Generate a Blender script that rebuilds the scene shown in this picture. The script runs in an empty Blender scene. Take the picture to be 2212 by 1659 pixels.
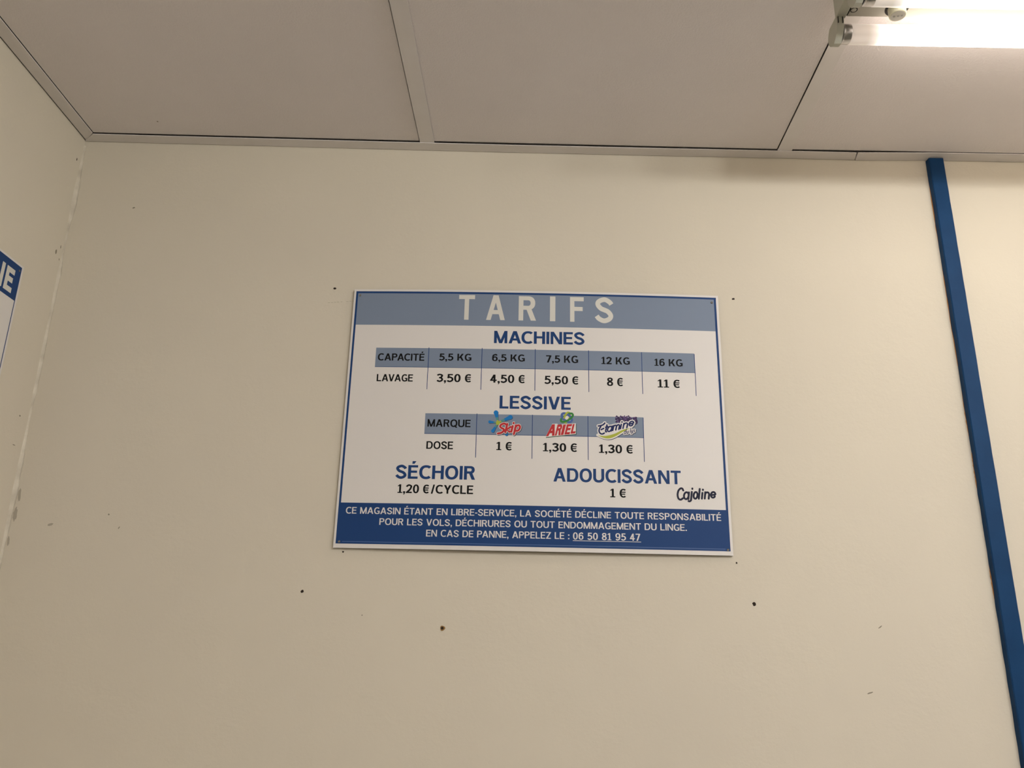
import bpy, bmesh, math, random
from mathutils import Vector, Matrix

random.seed(7)
SC = bpy.context.scene
COL = SC.collection

# ------------------------------------------------------------------ camera
F_PX = 1820.0
PITCH, YAW, ROLL = math.radians(17.85), math.radians(-0.41), math.radians(1.297)
fwd = Vector((math.sin(YAW) * math.cos(PITCH), math.cos(YAW) * math.cos(PITCH), math.sin(PITCH)))
rt0 = Vector((math.cos(YAW), -math.sin(YAW), 0.0))
up0 = rt0.cross(fwd)
rt = math.cos(ROLL) * rt0 + math.sin(ROLL) * up0
up = -math.sin(ROLL) * rt0 + math.cos(ROLL) * up0
cam = bpy.data.cameras.new('camera')
cam.sensor_width = 36.0
cam.lens = F_PX / 2212.0 * 36.0
cam.clip_start = 0.02
cam_ob = bpy.data.objects.new('camera', cam)
m = Matrix((rt, up, -fwd)).transposed().to_4x4()
m.translation = Vector((0.0, -1.26, 1.65))
cam_ob.matrix_world = m
COL.objects.link(cam_ob)
SC.camera = cam_ob

# ------------------------------------------------------------------ world, light, exposure
world = bpy.data.worlds.new('world')
SC.world = world
world.use_nodes = True
world.node_tree.nodes['Background'].inputs[0].default_value = (0.5, 0.5, 0.5, 1)
world.node_tree.nodes['Background'].inputs[1].default_value = 0.0
SC.view_settings.view_transform = 'Standard'
SC.view_settings.look = 'None'
SC.view_settings.gamma = 1.0
SC.view_settings.exposure = -0.12

TUBE_POWER = 6.4          # radiance of the lit tubes


def area(name, loc, aim, size, size_y, energy, color, spread=180.0):
    l = bpy.data.lights.new(name, 'AREA')
    l.shape = 'RECTANGLE'
    l.size, l.size_y, l.energy, l.color = size, size_y, energy, color
    l.spread = math.radians(spread)
    o = bpy.data.objects.new(name, l)
    o.location = loc
    o.rotation_euler = (Vector(aim) - Vector(loc)).to_track_quat('-Z', 'Y').to_euler()
    COL.objects.link(o)
    return o


def fill_row(name, x, y, z, length, energy, color, n=4):
    """An added, unseen fill light that shines all around: a short row of soft points."""
    for i in range(n):
        l = bpy.data.lights.new(name, 'POINT')
        l.energy, l.color, l.shadow_soft_size = energy / n, color, 0.05
        o = bpy.data.objects.new(name, l)
        o.location = (x + length * ((i + .5) / n - .5), y, z)
        COL.objects.link(o)


# unseen fill lights added for brightness: three rows of points and one panel
fill_row('added_fill_right', 2.4, -0.385, 2.43, 1.2, 12.0, (1.0, 0.95, 0.86))
fill_row('added_fill_near', 1.0, -1.40, 2.39, 1.2, 35.0, (1.0, 0.985, 0.965))
fill_row('added_fill_far', 0.9, -2.9, 2.38, 1.2, 33.0, (1.0, 0.985, 0.965))
area('added_fill_panel', (1.0, -4.4, 1.2), (0.6, 0, 1.7), 3.4, 1.9, 4.0, (1.0, 0.99, 0.98))


# ------------------------------------------------------------------ helpers
def mat(name, color, rough=0.6, metal=0.0, spec=0.5, bump=None, mottled=None, emit=None):
    mt = bpy.data.materials.new(name)
    mt.use_nodes = True
    nt = mt.node_tree
    b = nt.nodes['Principled BSDF']
    b.inputs['Base Color'].default_value = (*color, 1)
    b.inputs['Roughness'].default_value = rough
    b.inputs['Metallic'].default_value = metal
    b.inputs['Specular IOR Level'].default_value = spec
    tc = nt.nodes.new('ShaderNodeTexCoord')
    if mottled:                       # (noise scale, darker colour, amount)
        n = nt.nodes.new('ShaderNodeTexNoise')
        n.inputs['Scale'].default_value = mottled[0]
        n.inputs['Detail'].default_value = 5
        nt.links.new(tc.outputs['Object'], n.inputs['Vector'])
        r = nt.nodes.new('ShaderNodeValToRGB')
        r.color_ramp.elements[0].position = 0.35
        r.color_ramp.elements[1].position = 0.65
        r.color_ramp.elements[0].color = (*[c + (d - c) * mottled[2] for c, d in zip(color, mottled[1])], 1)
        r.color_ramp.elements[1].color = (*color, 1)
        nt.links.new(n.outputs['Fac'], r.inputs['Fac'])
        nt.links.new(r.outputs['Color'], b.inputs['Base Color'])
    if bump:                          # list of (kind, scale, strength, distance)
        last = None
        for kind, sc, st, di in bump:
            if kind == 'noise':
                n = nt.nodes.new('ShaderNodeTexNoise')
                n.inputs['Detail'].default_value = 3
                n.inputs['Roughness'].default_value = 0.6
                out = n.outputs['Fac']
            else:
                n = nt.nodes.new('ShaderNodeTexVoronoi')
                out = n.outputs['Distance']
            n.inputs['Scale'].default_value = sc
            nt.links.new(tc.outputs['Object'], n.inputs['Vector'])
            bp = nt.nodes.new('ShaderNodeBump')
            bp.inputs['Strength'].default_value = st
            bp.inputs['Distance'].default_value = di
            nt.links.new(out, bp.inputs['Height'])
            if last:
                nt.links.new(last.outputs['Normal'], bp.inputs['Normal'])
            last = bp
        nt.links.new(last.outputs['Normal'], b.inputs['Normal'])
    if emit:
        b.inputs['Emission Color'].default_value = (*emit[0], 1)
        b.inputs['Emission Strength'].default_value = emit[1]
    return mt


def link(name, bm, mats, parent=None, smooth=False, recalc=True):
    me = bpy.data.meshes.new(name)
    if recalc:
        bmesh.ops.recalc_face_normals(bm, faces=bm.faces)
    bm.to_mesh(me)
    bm.free()
    for mm in (mats if isinstance(mats, (list, tuple)) else [mats]):
        me.materials.append(mm)
    if smooth:
        for p in me.polygons:
            p.use_smooth = True
    o = bpy.data.objects.new(name, me)
    COL.objects.link(o)
    if parent:
        o.parent = parent
    return o


def thing(name, loc, label, cat, group=None):
    o = bpy.data.objects.new(name, None)
    o.empty_display_size = 0.05
    o.location = loc
    COL.objects.link(o)
    o['label'], o['category'] = label, cat
    if group:
        o['group'] = group
    return o


def structure(o):
    o['kind'] = 'structure'
    return o


def box(bm, x0, x1, y0, y1, z0, z1, bevel=0.0, mi=0):
    vs = [bm.verts.new((x, y, z)) for x in (x0, x1) for y in (y0, y1) for z in (z0, z1)]
    fs = [bm.faces.new([vs[i] for i in q]) for q in
          ((0, 1, 3, 2), (4, 6, 7, 5), (0, 4, 5, 1), (2, 3, 7, 6), (0, 2, 6, 4), (1, 5, 7, 3))]
    for f in fs:
        f.material_index = mi
    if bevel:
        es = list({e for f in fs for e in f.edges})
        r = bmesh.ops.bevel(bm, geom=es, offset=bevel, segments=2, affect='EDGES', profile=0.5)
        for f in r['faces']:
            f.material_index = mi
    return vs


def prism(bm, pts, axis, a, b, mi=0):
    """A closed outline of 2-D points pushed from a to b along the axis."""
    def P(p, t):
        return {'x': (t, p[0], p[1]), 'y': (p[0], t, p[1]), 'z': (p[0], p[1], t)}[axis]
    lo = [bm.verts.new(P(p, a)) for p in pts]
    hi = [bm.verts.new(P(p, b)) for p in pts]
    n = len(pts)
    fs = [bm.faces.new(lo[::-1]), bm.faces.new(hi)]
    for i in range(n):
        fs.append(bm.faces.new((lo[i], lo[(i + 1) % n], hi[(i + 1) % n], hi[i])))
    for f in fs:
        f.material_index = mi


def lathe_x(bm, prof, cy, cz, n=32, mi=0, caps=True):
    """Rings of (x, radius) about an axis along x."""
    rings = []
    for x, r in prof:
        rings.append([bm.verts.new((x, cy + r * math.cos(2 * math.pi * k / n), cz + r * math.sin(2 * math.pi * k / n)))
                      for k in range(n)])
    for a, b in zip(rings, rings[1:]):
        for k in range(n):
            bm.faces.new((a[k], a[(k + 1) % n], b[(k + 1) % n], b[k])).material_index = mi
    if caps:
        bm.faces.new(rings[0][::-1]).material_index = mi
        bm.faces.new(rings[-1]).material_index = mi


def lathe_z(bm, prof, cx, cy, n=28, mi=0):
    rings = []
    for r, z in prof:
        rings.append([bm.verts.new((cx + r * math.cos(2 * math.pi * k / n), cy + r * math.sin(2 * math.pi * k / n), z))
                      for k in range(n)])
    for a, b in zip(rings, rings[1:]):
        for k in range(n):
            bm.faces.new((a[k], a[(k + 1) % n], b[(k + 1) % n], b[k])).material_index = mi
    bm.faces.new(rings[0][::-1]).material_index = mi
    bm.faces.new(rings[-1]).material_index = mi


# ------------------------------------------------------------------ materials
M_WALL = mat('wall_paint_cream', (0.70, 0.643, 0.53), 0.75, spec=0.2,
             bump=[('noise', 220, 0.10, 0.002), ('noise', 14, 0.12, 0.01)], mottled=(3.0, (0.63, 0.575, 0.485), 0.3))
M_TILE = mat('ceiling_tile', (0.85, 0.795, 0.79), 0.9, spec=0.1,
             bump=[('noise', 420, 0.46, 0.0018), ('voronoi', 260, 0.18, 0.0012)], mottled=(5.0, (0.79, 0.735, 0.73), 0.4))
M_GRID = mat('painted_steel_grid', (0.80, 0.76, 0.75), 0.5, spec=0.35, mottled=(30.0, (0.74, 0.69, 0.66), 0.3))
M_DECK = mat('plenum_dark', (0.03, 0.026, 0.022), 0.9)
M_FLOOR = mat('floor_tile', (0.13, 0.13, 0.095), 0.5, mottled=(4.0, (0.10, 0.10, 0.07), 0.6))
M_OTHER = mat('wall_paint_far', (0.66, 0.6, 0.5), 0.8)
M_BLUE = mat('blue_gloss_paint', (0.008, 0.048, 0.135), 0.5, spec=0.12, bump=[('noise', 160, 0.12, 0.002)],
             mottled=(25.0, (0.006, 0.036, 0.105), 0.5))
M_RUST = mat('orange_old_paint_edge', (0.45, 0.2, 0.05), 0.8)
M_HOLE = mat('drill_hole_dark', (0.022, 0.012, 0.006), 0.9)
M_PLUG = mat('ochre_wall_plug', (0.3, 0.17, 0.05), 0.7)
M_SMUDGE = mat('wall_scuff', (0.26, 0.23, 0.17), 0.9)
M_BEAD = mat('corner_caulk', (0.74, 0.68, 0.56), 0.6, mottled=(28.0, (0.36, 0.31, 0.23), 0.55),
             bump=[('noise', 120, 0.4, 0.003)])
M_WHITE = mat('sign_white', (0.74, 0.71, 0.68), 0.45, spec=0.35)
M_CORE = mat('sign_dark_core', (0.03, 0.022, 0.022), 0.7)
M_PBLUE = mat('print_blue', (0.014, 0.052, 0.175), 0.5, spec=0.15)
M_BAND = mat('print_grey_blue', (0.205, 0.255, 0.345), 0.5, spec=0.2)
M_BLACK = mat('print_black', (0.006, 0.006, 0.006), 0.55, spec=0.12)
M_LTEXT = mat('print_white', (0.74, 0.71, 0.68), 0.45, spec=0.35)
M_TITLE = mat('print_title_white', (0.68, 0.665, 0.61), 0.45, spec=0.35)
M_SCRATCH = mat('print_light_blue_line', (0.09, 0.17, 0.36), 0.45)
M_SCREW = mat('screw_steel', (0.20, 0.19, 0.17), 0.4, metal=0.7)
M_RED = mat('print_red', (0.50, 0.035, 0.04), 0.45, spec=0.12)
M_SKY = mat('print_sky_blue', (0.015, 0.19, 0.52), 0.45, spec=0.12)
M_TEAL = mat('print_teal', (0.09, 0.28, 0.28), 0.45, spec=0.12)
M_YGREEN = mat('print_yellow_green', (0.42, 0.46, 0.06), 0.45, spec=0.12)
M_GREEN = mat('print_green', (0.04, 0.22, 0.05), 0.45, spec=0.12)
M_DKGREEN = mat('print_dark_green', (0.02, 0.075, 0.035), 0.45, spec=0.12)
M_NAVY = mat('print_navy', (0.012, 0.02, 0.10), 0.45, spec=0.12)
M_INK = mat('print_dark_ink', (0.012, 0.013, 0.035), 0.45, spec=0.12)
M_SHADE = mat('print_drop_grey', (0.05, 0.055, 0.085), 0.45, spec=0.12)
M_LILAC = mat('print_lilac', (0.13, 0.075, 0.20), 0.45, spec=0.12)
M_PURPLE = mat('print_purple', (0.045, 0.025, 0.085), 0.45, spec=0.12)
M_LAMPW = mat('lamp_white_enamel', (0.50, 0.475, 0.41), 0.35, spec=0.4)
M_HOLDER = mat('lamp_holder_plastic', (0.50, 0.495, 0.42), 0.45, spec=0.4)
M_CAP = mat('tube_cap_aluminium', (0.62, 0.6, 0.6), 0.28, metal=1.0)
M_STARTER = mat('starter_plastic', (0.74, 0.72, 0.56), 0.45)
M_STARTERP = mat('starter_contact', (0.33, 0.32, 0.29), 0.6)
M_DARK = mat('lamp_gap_dark', (0.015, 0.013, 0.011), 0.8)


def tube_material(name, tint, x_lit):
    """Opal glass that glows along the discharge and stays dull over the electrode at each end."""
    mt = mat(name, (0.72, 0.60, 0.52), 0.35)
    nt = mt.node_tree
    b = nt.nodes['Principled BSDF']
    tc = nt.nodes.new('ShaderNodeTexCoord')
    sp = nt.nodes.new('ShaderNodeSeparateXYZ')
    nt.links.new(tc.outputs['Object'], sp.inputs['Vector'])
    mr = nt.nodes.new('ShaderNodeMapRange')
    mr.inputs['From Min'].default_value = x_lit - 0.036
    mr.inputs['From Max'].default_value = x_lit + 0.064
    nt.links.new(sp.outputs['X'], mr.inputs['Value'])
    rs = nt.nodes.new('ShaderNodeValToRGB')
    el = rs.color_ramp.elements
    el[0].position, el[0].color = 0.0, (0.05, 0.05, 0.05, 1)
    el[1].position, el[1].color = 1.0, (1, 1, 1, 1)
    for p, v in ((0.30, 0.06), (0.40, 0.12), (0.52, 0.35), (0.75, 0.7)):
        e = el.new(p)
        e.color = (v, v, v, 1)
    nt.links.new(mr.outputs['Result'], rs.inputs['Fac'])
    mu = nt.nodes.new('ShaderNodeMath')
    mu.operation = 'MULTIPLY'
    mu.inputs[1].default_value = TUBE_POWER
    nt.links.new(rs.outputs['Color'], mu.inputs[0])
    b.inputs['Emission Color'].default_value = (*tint, 1)
    nt.links.new(mu.outputs[0], b.inputs['Emission Strength'])
    return mt


# ------------------------------------------------------------------ room shell
XL, XR, YF = -0.757, 3.4, -4.5

bm = bmesh.new(); box(bm, XL - 0.1, XR + 0.1, 0.0, 0.1, 0, 2.70)
wall_back = structure(link('wall_back', bm, M_WALL))
bm = bmesh.new(); box(bm, XL - 0.1, XL, YF, 0.0, 0, 2.70)
wall_left = structure(link('wall_left', bm, M_WALL))
bm = bmesh.new(); box(bm, XR, XR + 0.1, YF, 0.0, 0, 2.70)
structure(link('wall_right', bm, M_OTHER))
bm = bmesh.new(); box(bm, XL - 0.1, XR + 0.1, YF - 0.1, YF, 0, 2.70)
structure(link('wall_front', bm, M_OTHER))
bm = bmesh.new(); box(bm, XL - 0.1, XR + 0.1, YF - 0.1, 0.1, -0.1, 0.0)
structure(link('floor', bm, M_FLOOR))

# suspended ceiling: dark deck above, mineral panels laid in a white grid
bm = bmesh.new(); box(bm, XL - 0.1, XR + 0.1, YF - 0.1, 0.1, 2.70, 2.76)
ceiling = structure(link('ceiling', bm, M_DECK))


def bar1(y): return -0.1745 + (y + 0.0245) * 0.0221     # left edge of the first tee bar at depth y
def bar2(y): return 0.4321 + (y + 0.0212) * 0.0219


W_BAR = 0.0243
YP = -0.0234                    # wall-side edge of the panels
YB = -1.215                     # first cross bar, behind the camera's view


def level(x):
    """The old ceiling hangs a little: height of the panel faces along x."""
    ks = [(XL, 2.4838), (-0.17, 2.4788), (0.44, 2.4756), (XR + 1, 2.4762)]
    for (xa, za), (xb, zb) in zip(ks, ks[1:]):
        if x <= xb:
            return za + (zb - za) * (x - xa) / (xb - xa)


def panel(pts):
    b = bmesh.new()
    lo = [b.verts.new((x, y, level(x))) for x, y in pts]
    hi = [b.verts.new((x, y, level(x) + 0.014)) for x, y in pts]
    n = len(pts)
    f = b.faces.new(lo[::-1]); b.faces.new(hi)
    for i in range(n):
        b.faces.new((lo[i], lo[(i + 1) % n], hi[(i + 1) % n], hi[i]))
    bmesh.ops.bevel(b, geom=list(f.edges), offset=0.0006, segments=1, affect='EDGES')
    return link('ceiling_panel', b, M_TILE, ceiling)


g = 0.0012
panel([(XL + 0.0241, YB + 0.012), (bar1(YB) - g, YB + 0.012), (bar1(YP) - g, YP), (XL + 0.0241, YP)])
panel([(bar1(YB) + W_BAR - 0.004, YB + 0.012), (bar2(YB) - g, YB + 0.012), (bar2(YP) - g, YP), (bar1(YP) + W_BAR - 0.004, YP)])
panel([(bar2(YB) + W_BAR - 0.004, YB + 0.012), (1.03, YB + 0.012), (1.03, YP - 0.0008), (bar2(YP) + W_BAR - 0.004, YP)])
panel([(1.05, YB + 0.012), (XR, YB + 0.012), (XR, YP), (1.05, YP)])
panel([(XL, YF), (XR, YF), (XR, YB), (XL, YB)])
# a fly speck on the left panel
bm = bmesh.new(); lathe_z(bm, [(0.0012, level(-0.608) - 0.0004), (0.0016, level(-0.608) + 0.001)], -0.608, -0.060, 8)
sp = link('ceiling_speck', bm, M_SMUDGE, ceiling)

n_trim = [0]


def trim(bm, mats=M_GRID):
    n_trim[0] += 1
    return structure(link('trim_%d' % n_trim[0], bm, mats))


def angle_strip(path, width, t=0.0011, leg=0.02):
    """Wall angle along the back wall: a flange seen from below and a leg on the wall; path of (x, z)."""
    b = bmesh.new()
    rows = []
    for x0, x1, z in path:
        rows.append([b.verts.new(c) for c in (
            (x0, -0.0012, z), (x1, -width, z), (x1, -width, z + t), (x0, -0.0020, z + t), (x0, -0.0020, z + leg), (x0, -0.0012, z + leg))])
    n = 6
    for r, s in zip(rows, rows[1:]):
        for k in range(n):
            b.faces.new((r[k], r[(k + 1) % n], s[(k + 1) % n], s[k]))
    b.faces.new(rows[0]); b.faces.new(rows[-1][::-1])
    return b


trim(angle_strip([(-0.7565, -0.7335, 2.4810), (-0.62, -0.62, 2.4795), (-0.26, -0.26, 2.4763), (-0.02, -0.02, 2.4742),
                  (0.25, 0.25, 2.4731), (0.4548, 0.4548, 2.4726), (0.5700, 0.5655, 2.4718)], 0.0225))
trim(angle_strip([(0.5714, 0.5672, 2.4710), (0.70, 0.70, 2.4735), (0.86, 0.86, 2.4738), (XR, XR, 2.4738)], 0.0240))
bm = bmesh.new()                # left wall angle, mitred into the corner
prism(bm, [(XL + 0.0012, YF), (XL + 0.0232, YF), (XL + 0.0232, -0.0235), (XL + 0.0012, -0.0016)], 'z', 2.4822, 2.4833)
box(bm, XL + 0.0012, XL + 0.0020, YF, -0.0016, 2.4822, 2.503)
trim(bm)
for bar, zb in ((bar1, 2.4768), (bar2, 2.4740)):
    bm = bmesh.new()
    y0, y1 = -0.0215, YB + 0.01
    prism(bm, [(bar(y0), y0), (bar(y0) + W_BAR, y0), (bar(y1) + W_BAR, y1), (bar(y1), y1)], 'z', zb, zb + 0.0010)
    c = W_BAR / 2
    prism(bm, [(bar(y0) + c - .0008, y0), (bar(y0) + c + .0008, y0), (bar(y1) + c + .0008, y1), (bar(y1) + c - .0008, y1)], 'z', zb + 0.0010, zb + 0.035)
    trim(bm)

# caulk bead in the corner between the left and the back wall
bm = bmesh.new()
rings = []
nz = 150
for i in range(nz + 1):
    z = 0.0 + 2.472 * i / nz
    r = 0.0034 + 0.0014 * math.sin(z * 31) * math.sin(z * 7.3) + random.uniform(-0.0007, 0.0007)
    rings.append([bm.verts.new((XL + r * 1.5 * px - 0.0002, -r * py + 0.0002, z)) for px, py in
                  ((0, 1.0), (0.25, 0.62), (0.5, 0.32), (1.0, 0.0), (0.0, 0.0))])
for a, b in zip(rings, rings[1:]):
    for k in range(4):
        bm.faces.new((a[k], a[k + 1], b[k + 1], b[k]))
bead = link('caulk_bead', bm, M_BEAD, wall_back, smooth=True)


def blotch(name, x, z, r, mt, plane='back', stretch=(1, 1), n=11, h=0.0006, seed=0, ang=0.0):
    """A small chipped mark with an uneven rim lying on a wall."""
    rnd = random.Random(seed)
    b = bmesh.new()
    pts = []
    for k in range(n):
        a = 2 * math.pi * k / n
        q = r * rnd.uniform(0.75, 1.2)
        u, v = q * math.cos(a) * stretch[0], q * math.sin(a) * stretch[1]
        pts.append((u * math.cos(ang) - v * math.sin(ang), u * math.sin(ang) + v * math.cos(ang)))
    def P(u, v, d):
        return (x + u, -d, z + v) if plane == 'back' else (XL + d, x + u, z + v)
    rim = [b.verts.new(P(u, v, 0.0001)) for u, v in pts]
    top = [b.verts.new(P(u * .8, v * .8, h)) for u, v in pts]
    for k in range(n):
        b.faces.new((rim[k], rim[(k + 1) % n], top[(k + 1) % n], top[k]))
    b.faces.new(top)
    return link(name, b, mt, wall_back if plane == 'back' else wall_left)


for i, (x, z, r, st) in enumerate([(-0.3016, 2.2133, 0.0021, (1.1, .9)), (0.3471, 2.2084, 0.0020, (1.2, .9)), (-0.2528, 1.7902, 0.0013, (1, 1)),
                                   (0.3270, 1.7865, 0.0014, (1, 1)), (-0.3074, 1.7324, 0.0024, (1, 1)), (0.3490, 1.7283, 0.0026, (1, 1)),
                                   (0.7375, 1.6998, 0.0034, (1, .8))]):
    blotch('drill_hole', x, z, r, M_HOLE, stretch=st, seed=i)
for i, (x, z, r, st, an) in enumerate([(-0.6528, 2.3538, 0.0018, (1.2, .7), .2), (-0.5894, 1.8183, 0.0017, (.45, 1.3), -.4), (-0.6080, 1.8379, 0.0013, (1, 1), 0),
                                       (0.5278, 1.6999, 0.0022, (1.5, .4), .6), (0.5035, 1.6105, 0.0030, (1.5, .3), .3), (-0.2179, 1.7005, 0.0009, (1, 1), 0)]):
    blotch('scuff_mark', x, z, r, M_SMUDGE, stretch=st, seed=20 + i, ang=an, h=0.0003)
for i in range(9):              # faint pencil line left of the price sign
    x = -0.3085 + 0.0049 * i
    if i in (5,):
        continue
    blotch('pencil_mark', x, 2.1880 + 0.00045 * i, 0.0016, mat('pencil_grey_%d' % i, (0.42, 0.38, 0.28), 0.9) if i == 0 else bpy.data.materials['pencil_grey_0'],
           stretch=(1.3, .22), seed=40 + i, h=0.0002)
for i, (y, z, r, st) in enumerate([(-0.0142, 2.4365, 0.0022, (.6, 1.2)), (-0.0188, 2.2601, 0.0035, (.7, 1.3)), (-0.0090, 2.2740, 0.0022, (.5, 1.4)),
                                   (-0.0065, 2.2525, 0.0018, (.7, 1)), (-0.0240, 1.9812, 0.0019, (1, .7)), (-0.0239, 1.9356, 0.0022, (1.8, .3))]):
    blotch('scuff_mark', y, z, r, M_SMUDGE if i != 0 else M_HOLE, plane='left', stretch=st, seed=60 + i, h=0.0003)
M_STAIN = mat('corner_stain', (0.43, 0.385, 0.31), 0.9)
for i, (x, z, r, st, an) in enumerate([(-0.7475, 1.8640, 0.0032, (.7, 3.2), .05), (-0.7480, 1.8350, 0.0045, (.7, 2.2), 0.0), (-0.7500, 1.7950, 0.0028, (.6, 2.4), .1),
                                       (-0.6930, 1.8210, 0.0034, (1.3, .6), .3)]):
    blotch('stain', x, z, r, M_STAIN, stretch=st, seed=90 + i, ang=an, h=0.0003, n=17)
blotch('drill_hole', -0.0100, 1.7795, 0.0034, M_HOLE, plane='left', stretch=(.8, 1), seed=77)

# one old wall plug, still sitting in the wall under the sign
b = bmesh.new()
ring_o, ring_i, mid = [], [], []
for k in range(14):
    a = 2 * math.pi * k / 14
    q = 0.0036 * (1 + 0.12 * math.sin(3 * a + 1))
    ring_o.append(b.verts.new((q * math.cos(a), -0.0001, q * math.sin(a))))
    ring_i.append(b.verts.new((q * .92 * math.cos(a), -0.0010, q * .92 * math.sin(a))))
    mid.append(b.verts.new((0.0021 * math.cos(a) - .0004, -0.0007, 0.0021 * math.sin(a))))
for k in range(14):
    j = (k + 1) % 14
    b.faces.new((ring_o[k], ring_o[j], ring_i[j], ring_i[k]))
    b.faces.new((ring_i[k], ring_i[j], mid[j], mid[k]))
f = b.faces.new(mid); f.material_index = 1
plug = link('wall_plug', b, [M_PLUG, M_HOLE])
plug.location = (-0.1008, 0, 1.6850)
plug['label'], plug['category'] = 'ochre wall plug with a dark open hole, in the bare wall below the price sign', 'wall plug'

# ------------------------------------------------------------------ blue batten
bm = bmesh.new()
D = 0.0110
rows = []
nz = 120
rnd = random.Random(3)
for i in range(nz + 1):
    z = 2.4722 * i / nz
    s = max(0.0, (z - 1.50)) / 0.97
    xl, xr = 0.7005 - 0.0078 * s, 0.7268 - 0.0090 * s
    if z < 1.5:
        xl, xr = 0.7005, 0.7268
    jl, jr = rnd.uniform(-.00028, .00028), rnd.uniform(-.0002, .0002)
    rows.append([bm.verts.new(c) for c in ((xl - .0006 + jl * 1.6, -0.0002, z), (xl + jl * .3, -D + .0014, z), (xl + .0014, -D, z), (xr - .0012, -D, z),
                                           (xr + jr, -D + .0012, z), (xr + .0005 + jr, -0.0002, z))])
for r, s in zip(rows, rows[1:]):
    for k in range(5):
        bm.faces.new((r[k], r[k + 1], s[k + 1], s[k]))
bm.faces.new(rows[0][::-1]); bm.faces.new(rows[-1])
batten = link('wall_batten', bm, M_BLUE)
batten['label'], batten['category'] = 'narrow blue painted upright batten on the cream wall, right of the price sign', 'batten'
for z0, z1 in ((2.30, 2.462), (2.10, 2.29), (1.90, 1.96), (1.985, 2.06), (1.74, 1.80)):
    bm = bmesh.new()            # orange old paint showing along its left edge
    n = 24
    prev = None
    for i in range(n + 1):
        z = z0 + (z1 - z0) * i / n
        s = max(0.0, z - 1.50) / 0.97
        x = 0.7005 - 0.0078 * s - .0006
        w = 0.0012 * math.sin(math.pi * i / n) * rnd.uniform(.4, 1.1)
        cur = [bm.verts.new((x - w, -0.0003, z)), bm.verts.new((x + .0006, -0.0012, z))]
        if prev:
            bm.faces.new((prev[0], prev[1], cur[1], cur[0]))
        prev = cur
    link('paint_edge', bm, M_RUST, batten)['label'] = 'orange older paint along the left edge'

# ------------------------------------------------------------------ stroke lettering
def rect(x0, y0, x1, y1): return [(x0, y0), (x1, y0), (x1, y1), (x0, y1)]
def slant(x0, y0, x1, y1, w): return [(x0, y0), (x0 + w, y0), (x1 + w, y1), (x1, y1)]


def arc(cx, cy, rx, ry, a0, a1, tx, ty, n=18, e=2.25):
    """Quads of an elliptic ring sector (slightly squared), angles in degrees."""
    def pt(a, rx, ry):
        c, s = math.cos(a), math.sin(a)
        return (cx + rx * math.copysign(abs(c) ** (2 / e), c), cy + ry * math.copysign(abs(s) ** (2 / e), s))
    out = []
    for i in range(n):
        a, b = (math.radians(a0 + (a1 - a0) * k / n) for k in (i, i + 1))
        out.append([pt(a, rx, ry), pt(b, rx, ry), pt(b, rx - tx, ry - ty), pt(a, rx - tx, ry - ty)])
    return out


def spline(pts, n=8):
    """Catmull-Rom through the points."""
    P = [pts[0]] + list(pts) + [pts[-1]]
    out = []
    for i in range(1, len(P) - 2):
        for k in range(n):
            t = k / n
            out.append(tuple(0.5 * (2 * P[i][d] + (P[i + 1][d] - P[i - 1][d]) * t + (2 * P[i - 1][d] - 5 * P[i][d] + 4 * P[i + 1][d] - P[i + 2][d]) * t * t
                                    + (3 * P[i][d] - P[i - 1][d] - 3 * P[i + 1][d] + P[i + 2][d]) * t ** 3) for d in (0, 1)))
    out.append(tuple(pts[-1]))
    return out


def ribbon(pts, w, w_end=None):
    """A strip of quads along a line; the width may change along it."""
    n = len(pts)
    L, R_ = [], []
    for i, p in enumerate(pts):
        a, b = pts[max(i - 1, 0)], pts[min(i + 1, n - 1)]
        dx, dy = b[0] - a[0], b[1] - a[1]
        l = math.hypot(dx, dy) or 1
        ww = w if not isinstance(w, (list, tuple)) else w[min(i, len(w) - 1)]
        if w_end is not None:
            ww = w + (w_end - w) * i / (n - 1)
        nx, ny = -dy / l * ww / 2, dx / l * ww / 2
        L.append((p[0] + nx, p[1] + ny)); R_.append((p[0] - nx, p[1] - ny))
    return [[R_[i], R_[i + 1], L[i + 1], L[i]] for i in range(n - 1)]


def disc(cx, cy, r, n=14):
    return [(cx + r * math.cos(2 * math.pi * k / n), cy + r * math.sin(2 * math.pi * k / n)) for k in range(n)]


def round_stroke(pts, w):
    """A round-ended stroke through a list of points."""
    return ribbon(pts, w) + [disc(*pts[0], w / 2), disc(*pts[-1], w / 2)]


def S_shape(w, t, h=1.0):
    e = t / 2
    o = 0.015
    pts = [(w - e * .75, .735), (w - e * 1.5, .83), (w * .5 + .04, 1 + o - e * .92), (w * .30, .985 - e), (e + .012, .80), (e + .02, .69), (w * .32, .565),
           (w * .5, .51), (w * .70, .445), (w - e - .015, .315), (w - e - .02, .205), (w * .70, .02 + e), (w * .5 - .03, -o + e * .92), (e * 1.5, .155), (e * .55, .265)]
    return ribbon(spline([(x, y * h) for x, y in pts], 5), t)


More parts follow.
